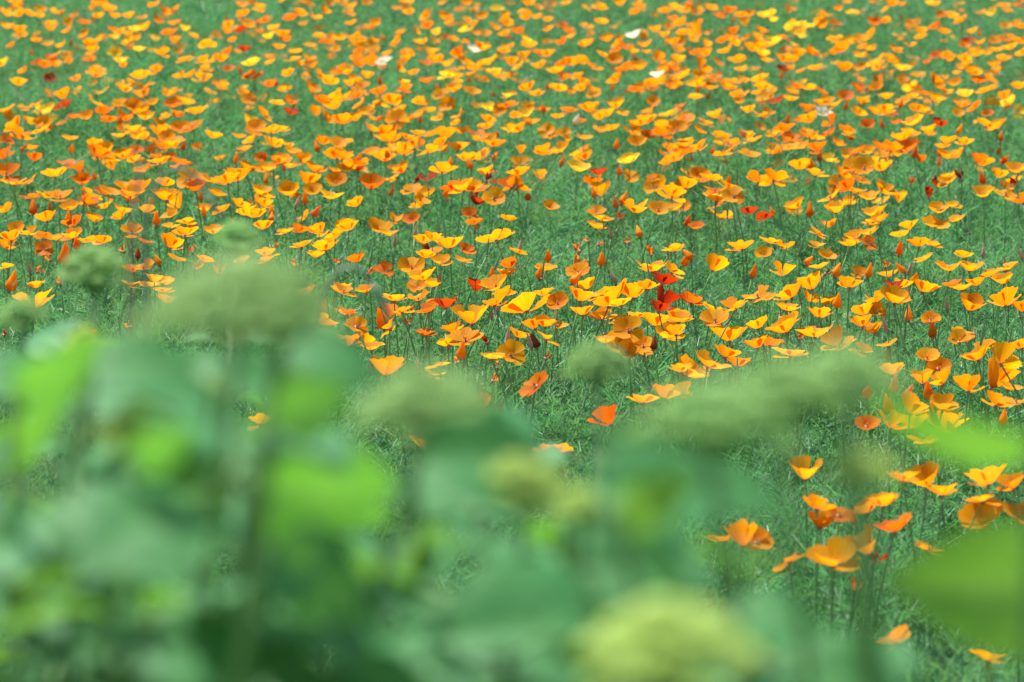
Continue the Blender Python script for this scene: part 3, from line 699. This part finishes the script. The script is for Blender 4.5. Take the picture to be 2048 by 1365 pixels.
def small_bud(x, y, h):
    me = bud(rx.choice('yoq'), rx.randrange(5)); k = rx.uniform(0.018, 0.026)
    top = Vector((x, y, h)); root = Vector((x + rx.uniform(-.03, .03), y + rx.uniform(-.03, .03), 0))
    Gf.tube([root, root.lerp(top, .6), top], [0.0013, 0.0012, 0.001], 3, 0, cap=False)
    M = Matrix.Translation(top) @ Euler((rx.gauss(0, .3), rx.gauss(0, .4), rx.uniform(0, 6))).to_matrix().to_4x4() @ Matrix.Scale(k, 4)
    Gf.add(me, M, {0: MI[rx.choice('yood')]})
seeds = [f for f in FL if f['z'] > 8.8 and f['shape'] in 'csghu']
for _ in range(420):      # clumps: further blooms and buds of the same plants, some set lower
    f = rx.choice(seeds)
    x, y = f['P'].x + rx.gauss(0, 0.05), f['P'].y + rx.gauss(0, 0.12)
    if rx.random() < 0.3: small_bud(x, y, rx.uniform(0.22, 0.32))
    else:
        mass_flower(dict(P=Vector((x, y, rx.uniform(0.24, 0.33))), z=y, D=rx.uniform(0.028, 0.046), shape=rx.choice('cccsgu'),
                         col=f['col'] if rx.random() < 0.7 and f['col'] in 'yodl' else rx.choice('ooyd')), rx.randrange(10 ** 6))
fm = obj('distant_poppies', Gf.mesh('distant_poppies', mats))
tag(fm, 'mass of small orange poppies filling the far half of the meadow', 'poppies', kind='stuff')

# ------------------------------------------------------------------ hydrangea shrubs close to the lens
def hleaf_mesh(seed, nu=10, nv=16):
    r_ = random.Random(seed)
    droop = r_.uniform(0.5, 1.3); fold = r_.uniform(0.12, 0.34); twist = r_.uniform(-.25, .25); wid = r_.uniform(0.36, 0.44)
    V, F, A = [], [], []
    for j in range(nv + 1):
        t = j / nv
        w = wid * (math.sin(math.pi * t ** 0.72) ** 0.85) * (1 - 0.25 * t) + 0.002
        an = droop * t
        cy = math.sin(an) / droop; cz = -(1 - math.cos(an)) / droop
        for i in range(nu + 1):
            u = -1 + 2 * i / nu
            ser = 1 + (0.05 * (1 if j % 2 else -1) if abs(u) == 1 else 0)
            x = u * w * ser
            z = cz + fold * abs(u) * w + 0.018 * math.sin((t * 9 - abs(u) * 2.2) * math.pi) * abs(u) * (1 - abs(u) * .5) - 0.10 * (abs(u) ** 3) * w + twist * u * w * t
            V.append((x, cy, z))
            vein = 1.0 if i == nu // 2 else max(0.0, 0.6 * math.cos((t * 9 - abs(u) * 2.2) * math.pi) ** 8)
            A.append(vein)
    for j in range(nv):
        for i in range(nu):
            b = j * (nu + 1) + i
            F.append((b, b + 1, b + nu + 2, b + nu + 1))
    # petiole
    me = make_mesh('leaf', V, F, [M_hleaf], None, True, {'vein': A})
    return me
HLEAF = [hleaf_mesh(s) for s in range(8)]
ICO_V = None
def ico():
    ph = (1 + 5 ** .5) / 2
    v = [Vector(p).normalized() for p in ((-1, ph, 0), (1, ph, 0), (-1, -ph, 0), (1, -ph, 0), (0, -1, ph), (0, 1, ph), (0, -1, -ph), (0, 1, -ph), (ph, 0, -1), (ph, 0, 1), (-ph, 0, -1), (-ph, 0, 1))]
    f = [(0, 11, 5), (0, 5, 1), (0, 1, 7), (0, 7, 10), (0, 10, 11), (1, 5, 9), (5, 11, 4), (11, 10, 2), (10, 7, 6), (7, 1, 8), (3, 9, 4), (3, 4, 2), (3, 2, 6), (3, 6, 8), (3, 8, 9), (4, 9, 5), (2, 4, 11), (6, 2, 10), (8, 6, 7), (9, 8, 1)]
    return v, f
def hhead_mesh(seed, mat):
    """flat-topped dome of tiny round buds on forked stalks, width 1"""
    r_ = random.Random(seed)
    iv, iff = ico()
    Gs = Geo()
    clusters = [(0.0, 0.0)]
    for nq, rad in ((5, 0.17), (9, 0.32), (11, 0.43)):
        clusters += [(rad * math.cos(q * 6.283 / nq + rad * 9), rad * math.sin(q * 6.283 / nq + rad * 9)) for q in range(nq)]
    for cx, cy in clusters:
        cx += r_.uniform(-.035, .035); cy += r_.uniform(-.035, .035)
        rr = math.hypot(cx, cy)
        cz = 0.36 - 1.75 * rr * rr + r_.uniform(-.03, .03)
        Gs.tube([Vector((0, 0, -0.16)), Vector((cx * .6, cy * .6, cz * .35)), Vector((cx, cy, cz))], [0.022, 0.016, 0.012], 5, 0, 0.0)
        for q in range(20):
            a_ = q * 2.4; d = math.sqrt(q / 20) * 0.115
            p = Vector((cx + d * math.cos(a_), cy + d * math.sin(a_), cz + 0.055 - d * d * 3 + r_.uniform(-.012, .012)))
            s = r_.uniform(0.020, 0.034)
            b = len(Gs.v)
            Gs.v += [p + v * s for v in iv]; Gs.a += [0.6 + 0.4 * r_.random()] * 12
            for ff in iff:
                Gs.f.append(tuple(b + w for w in ff)); Gs.m.append(0)
    return Gs.mesh('flower_head', [mat])
HHEAD = [hhead_mesh(s, M_head) for s in (1, 2, 3)]
YHEAD = [hhead_mesh(s, M_yhead) for s in (4, 5)]

rh = random.Random(5)
NEAR = 0.92
shrubs = {}
def shrub(key, loc, label):
    o = obj('hydrangea_shrub', None, None, loc); o.empty_display_size = 0.1
    tag(o, label, 'shrub', 'hydrangea shrubs in front of the meadow')
    shrubs[key] = o
    return o
shrub('a', (-0.30, 1.30 * K, 0), 'densest leafy hydrangea shrub with one broad pale bud dome and many smaller heads')
shrub('b', (0.02, 1.18 * K, 0), 'hydrangea shrub with two small cream-green bud heads side by side above drooping pale leaves')
shrub('c', (0.24, 1.10 * K, 0), 'hydrangea shrub with long sloping pale heads and broad yellow-green leaves under open poppies')
def add_leaf(cane, shrub_loc, p, d, L, roll, var):
    """leaf with petiole base at world p, direction d (world), length L"""
    d = d.normalized()
    zup = Vector((0, 0, 1))
    x = d.cross(zup)
    x = x.normalized() if x.length > 1e-4 else Vector((1, 0, 0))
    z = x.cross(d)
    M = Matrix((x, d, z)).transposed() @ Matrix.Rotation(roll, 3, 'Y')
    return obj('leaf', HLEAF[var % 8], cane, p - shrub_loc, M.to_euler(), (L, L, L))
def cane(key, px, py, z, head=0, yellow=False, pairs=5, lmin=0.065, lmax=0.10, first=0.04, step=0.05, squash=1.0, lean=None):
    z = z * K * (NEAR if z < 1.4 else 1.0)
    S = shrubs[key]; base = S.location.copy()
    top = at_depth(px, py, z)
    if head:
        W = head * z / FPX * 1.05
        top = top - Vector((0, 0, 0.1 * W))
    b = Vector((base.x + (top.x - base.x) * 0.35 + rh.uniform(-.03, .03), base.y + (top.y - base.y) * 0.35, 0)) - base
    tp = top - base
    pts_ = []
    for i in range(12):
        t = i / 11
        q = b.lerp(tp, t) + Vector((math.sin(t * 3.1) * 0.02, 0, 0))
        q.x = b.x + (tp.x - b.x) * (t ** 1.5); q.y = b.y + (tp.y - b.y) * (t ** 1.5)
        pts_.append(q)
    Gs = Geo()
    Gs.tube(pts_, [0.0038 - 0.0018 * i / 11 for i in range(12)], 7)
    # petioles are drawn with the cane
    spec = []
    ang = rh.uniform(0, 3.14)
    s = first
    ln = (tp - pts_[-2]).length
    for k in range(pairs):
        t = max(0.05, 1 - s / tp.z)
        i = min(int(t * 11), 10); q = pts_[i].lerp(pts_[i + 1], t * 11 - i)
        grow = min(1.0, 0.62 + 0.14 * k)
        for sg in (0, math.pi):
            a_ = ang + sg + rh.uniform(-.3, .3)
            el = R(rh.uniform(5, 45) - 6 * k)
            d = Vector((math.cos(a_) * math.cos(el), math.sin(a_) * math.cos(el), math.sin(el)))
            pl = rh.uniform(0.018, 0.035) * grow
            e = q + d * pl
            Gs.tube([q, q + d * pl * .5 + Vector((0, 0, .002)), e], [0.0016, 0.0013, 0.0011], 5, cap=False)
            spec.append((e, d + Vector((0, 0, -0.15)), rh.uniform(lmin, lmax) * grow, rh.uniform(-.5, .5)))
        ang += math.pi / 2 + rh.uniform(-.3, .3)
        s += step * rh.uniform(0.8, 1.25)
    co = obj('cane', Gs.mesh('cane', [M_hstem]), S)
    for (e, d, L, roll) in spec:
        add_leaf(co, Vector((0, 0, 0)), e, d, L, roll, rh.randrange(8))
    if head:
        hm = rh.choice(YHEAD if yellow else HHEAD)
        obj('flower_head', hm, co, tp + Vector((0, 0, 0.1 * W)), (rh.uniform(-.12, .12), rh.uniform(-.15, .15), rh.uniform(0, 6.28)), (W, W, W * 1.15 * squash))
    return co
# canes that end in a bud dome: shrub, pixel of the dome, distance, dome width in pixels
cane('a', 190, 560, 1.75, 140, pairs=4, first=0.06)
cane('a', 475, 490, 1.95, 100, pairs=2, first=0.07, lmin=0.04, lmax=0.06)
cane('a', 478, 640, 0.82, 360, pairs=5, first=0.06, squash=0.72)
cane('a', 560, 665, 0.86, 220, pairs=2, first=0.06, squash=0.8)
cane('a', 45, 645, 1.60, 105, pairs=4)
cane('a', 290, 885, 1.00, 180, True, pairs=5, first=0.04)
cane('a', 440, 795, 1.20, 95, True, pairs=4)
cane('a', 170, 700, 1.50, 90, True, pairs=4)
cane('a', 850, 830, 0.88, 260, pairs=4, first=0.05, squash=0.75)
cane('b', 1195, 745, 1.50, 125, pairs=3, first=0.05, lmin=0.05, lmax=0.08)
cane('b', 1045, 985, 0.98, 175, True, pairs=3, first=0.05, squash=0.85)
cane('b', 1165, 1030, 0.96, 130, True, pairs=3, first=0.05, squash=0.85)
cane('c', 1690, 770, 0.88, 210, pairs=0, first=0.07, squash=0.78)
cane('c', 1560, 815, 0.84, 250, pairs=0, first=0.07, squash=0.78)
cane('c', 1420, 875, 0.80, 300, pairs=1, lmin=0.05, lmax=0.06, first=0.05, squash=0.78)
cane('c', 1335, 1330, 0.74, 340, True, pairs=3, first=0.04, squash=0.75)
cane('c', 1725, 955, 0.84, 150, True, pairs=0, squash=0.7)
# leafy shoots that fill the thicket
for key, px, py, z in (('a', 40, 760, 1.25), ('a', 130, 860, 1.1), ('a', 60, 980, 0.95), ('a', 330, 820, 1.3), ('a', 600, 760, 1.3),
                       ('a', 180, 1070, 0.95), ('a', 400, 1080, 0.95), ('a', 60, 1200, 0.9), ('a', 300, 1240, 0.88), ('a', 540, 1220, 0.92), ('a', 760, 1110, 1.0),
                       ('b', 850, 1040, 1.05), ('b', 980, 950, 1.2), ('b', 900, 1190, 0.95), ('b', 1060, 1170, 1.0), ('b', 760, 1290, 0.9), ('b', 1010, 1300, 0.9),
                       ('c', 1300, 1030, 1.1), ('c', 1340, 1230, 1.0), ('c', 1250, 1180, 0.95), ('c', 1500, 1310, 0.95), ('c', 1480, 1310, 0.92)):
    cane(key, px, py, z, 0, pairs=4, first=0.005, step=0.04, lmin=0.062, lmax=0.095)
# single large leaves, each at the tip of its own shoot: shrub, centre pixel, distance, length in pixels, direction in the picture (deg), how far it faces the sky (deg)
def big_leaf(key, px, py, z, lpx, dirdeg, sky, var):
    L = lpx * z * NEAR / (FPX / K)
    d = Vector((1, 0, 0)) * math.cos(R(dirdeg)) + UP * math.sin(R(dirdeg))
    nrm = -FWD * math.cos(R(sky)) + Vector((0, 0, 1)) * math.sin(R(sky))
    nrm.normalize()
    d = (d - nrm * d.dot(nrm)).normalized()
    x = d.cross(nrm)
    M = Matrix((x, d, nrm)).transposed()
    S = shrubs[key]
    basept = at_depth(px, py, z * K * NEAR) - d * L * 0.45
    q = project(basept)
    co = cane(key, q[0], q[1], z, 0, pairs=0)
    obj('leaf', HLEAF[var % 8], co, basept - S.location, M.to_euler(), (L, L, L))
for a_ in (('a', 665, 1000, 0.90, 370, -14, -14, 0), ('a', 610, 800, 1.2, 190, 20, -10, 1), ('b', 1010, 890, 0.98, 430, 20, 44, 2), ('c', 1340, 970, 0.86, 340, 15, 46, 1), ('c', 1300, 1130, 0.84, 280, 10, 42, 5), ('a', 620, 815, 0.84, 180, 20, -15, 3), ('a', 120, 765, 0.9, 230, 12, -42, 0), ('c', 1320, 1010, 0.80, 200, 5, -28, 6), ('a', 330, 905, 0.84, 170, 10, -30, 2), ('c', 1975, 1185, 0.90, 400, 188, -16, 3),
           ('c', 1910, 900, 0.84, 360, 182, -62, 4), ('a', 70, 755, 1.15, 260, 8, 66, 5), ('a', 40, 895, 1.05, 230, 5, -45, 6), ('a', 330, 775, 1.1, 380, 22, 60, 7),
           ('a', 690, 700, 1.2, 170, -15, 58, 0), ('b', 1130, 1245, 0.92, 540, 18, 52, 1), ('a', 640, 1235, 0.95, 280, 55, 55, 2), ('c', 1790, 1310, 1.0, 130, 80, 30, 3), ('a', 650, 1155, 0.83, 290, -25, 20, 2), ('a', 665, 705, 0.95, 220, -12, 60, 4), ('a', 300, 725, 1.0, 260, 14, 62, 3), ('a', 540, 745, 0.95, 260, 25, 60, 6), ('a', 560, 900, 1.0, 200, -30, -20, 5), ('c', 1250, 1010, 1.05, 200, 10, -30, 6), ('a', 250, 1060, 0.95, 240, 15, -25, 7),
           ('c', 1450, 960, 1.05, 260, 10, 58, 4), ('c', 1290, 1060, 1.0, 380, 12, 56, 5), ('a', 70, 1110, 0.92, 300, 25, 52, 6), ('a', 400, 1290, 0.88, 330, 10, 52, 7),
           ('a', 600, 1310, 0.88, 280, 60, 50, 0), ('a', 380, 980, 1.0, 250, 35, -20, 1), ('b', 1290, 900, 1.15, 200, 15, 45, 2), ('b', 880, 960, 1.05, 300, 110, 62, 3)):
    big_leaf(*a_)

# ------------------------------------------------------------------ thin stems arching in front of the meadow
def arch(name, label, cat, pix, z, rad, mat):
    P = [at_depth(px, py, z * K) for px, py in pix]
    root = Vector((P[0].x, P[0].y, 0))
    pts_ = [Vector((0, 0, 0)), (P[0] - root) * 0.5] + [p - root for p in P]
    Gs = Geo(); n_ = len(pts_)
    Gs.tube(pts_, [rad * (1 - 0.35 * i / n_) for i in range(n_)], 7)
    t = obj(name, None, None, root); t.empty_display_size = 0.05
    tag(t, label, cat)
    obj('stem', Gs.mesh('stem', [mat]), t)
    Gb = Geo(); d = (pts_[-1] - pts_[-2]).normalized()
    Gb.tube([pts_[-1], pts_[-1] + d * rad * 4, pts_[-1] + d * rad * 9, pts_[-1] + d * rad * 14], [rad * .7, rad * 1.15, rad * 1.0, rad * .2], 7)
    obj('bud', Gb.mesh('bud', [mat]), t)
arch('nodding_stem', 'grey-green stem arching over beside the broad pale hydrangea dome', 'stem', ((635, 640), (645, 600), (660, 562), (682, 540), (708, 535), (730, 545), (742, 565)), 2.1, 0.0028, M_awn)
arch('nodding_stem', 'dark green hooked stem bending over among the orange poppies', 'stem', ((290, 470), (296, 420), (310, 375), (332, 345), (362, 335), (390, 352), (410, 385)), 2.0, 0.0022, M_awn)
arch('dry_stalk', 'upright brownish dry stalk rising above the hydrangea head', 'stalk', ((262, 520), (264, 470), (268, 430), (272, 400)), 1.7, 0.002, M_brownstem)

# ------------------------------------------------------------------ pale bud caps shed onto the foliage
Gc = Geo(); Gc.lathe([(0.0045, 0), (0.0042, 0.004), (0.003, 0.010), (0.0015, 0.017), (0.0003, 0.022)], 8)
ME_SHED = Gc.mesh('bud_cap', [PM['W']])
rs = random.Random(9)
for px, py in ((1340, 690), (967, 772), (846, 781), (1000, 833), (562, 518), (39, 535), (312, 538), (600, 532), (1507, 490), (1690, 630), (1585, 640), (1860, 812), (1180, 705), (1505, 545)):
    p, z = at_height(px, py, rs.uniform(0.15, 0.19))
    o = obj('shed_bud_cap', ME_SHED, None, p, (R(rs.uniform(70, 110)), 0, rs.uniform(0, 6.28)), (1, 1, 1))
    tag(o, 'tiny pale bud cap lying shed on the feathery foliage', 'bud cap', 'shed bud caps on the foliage')
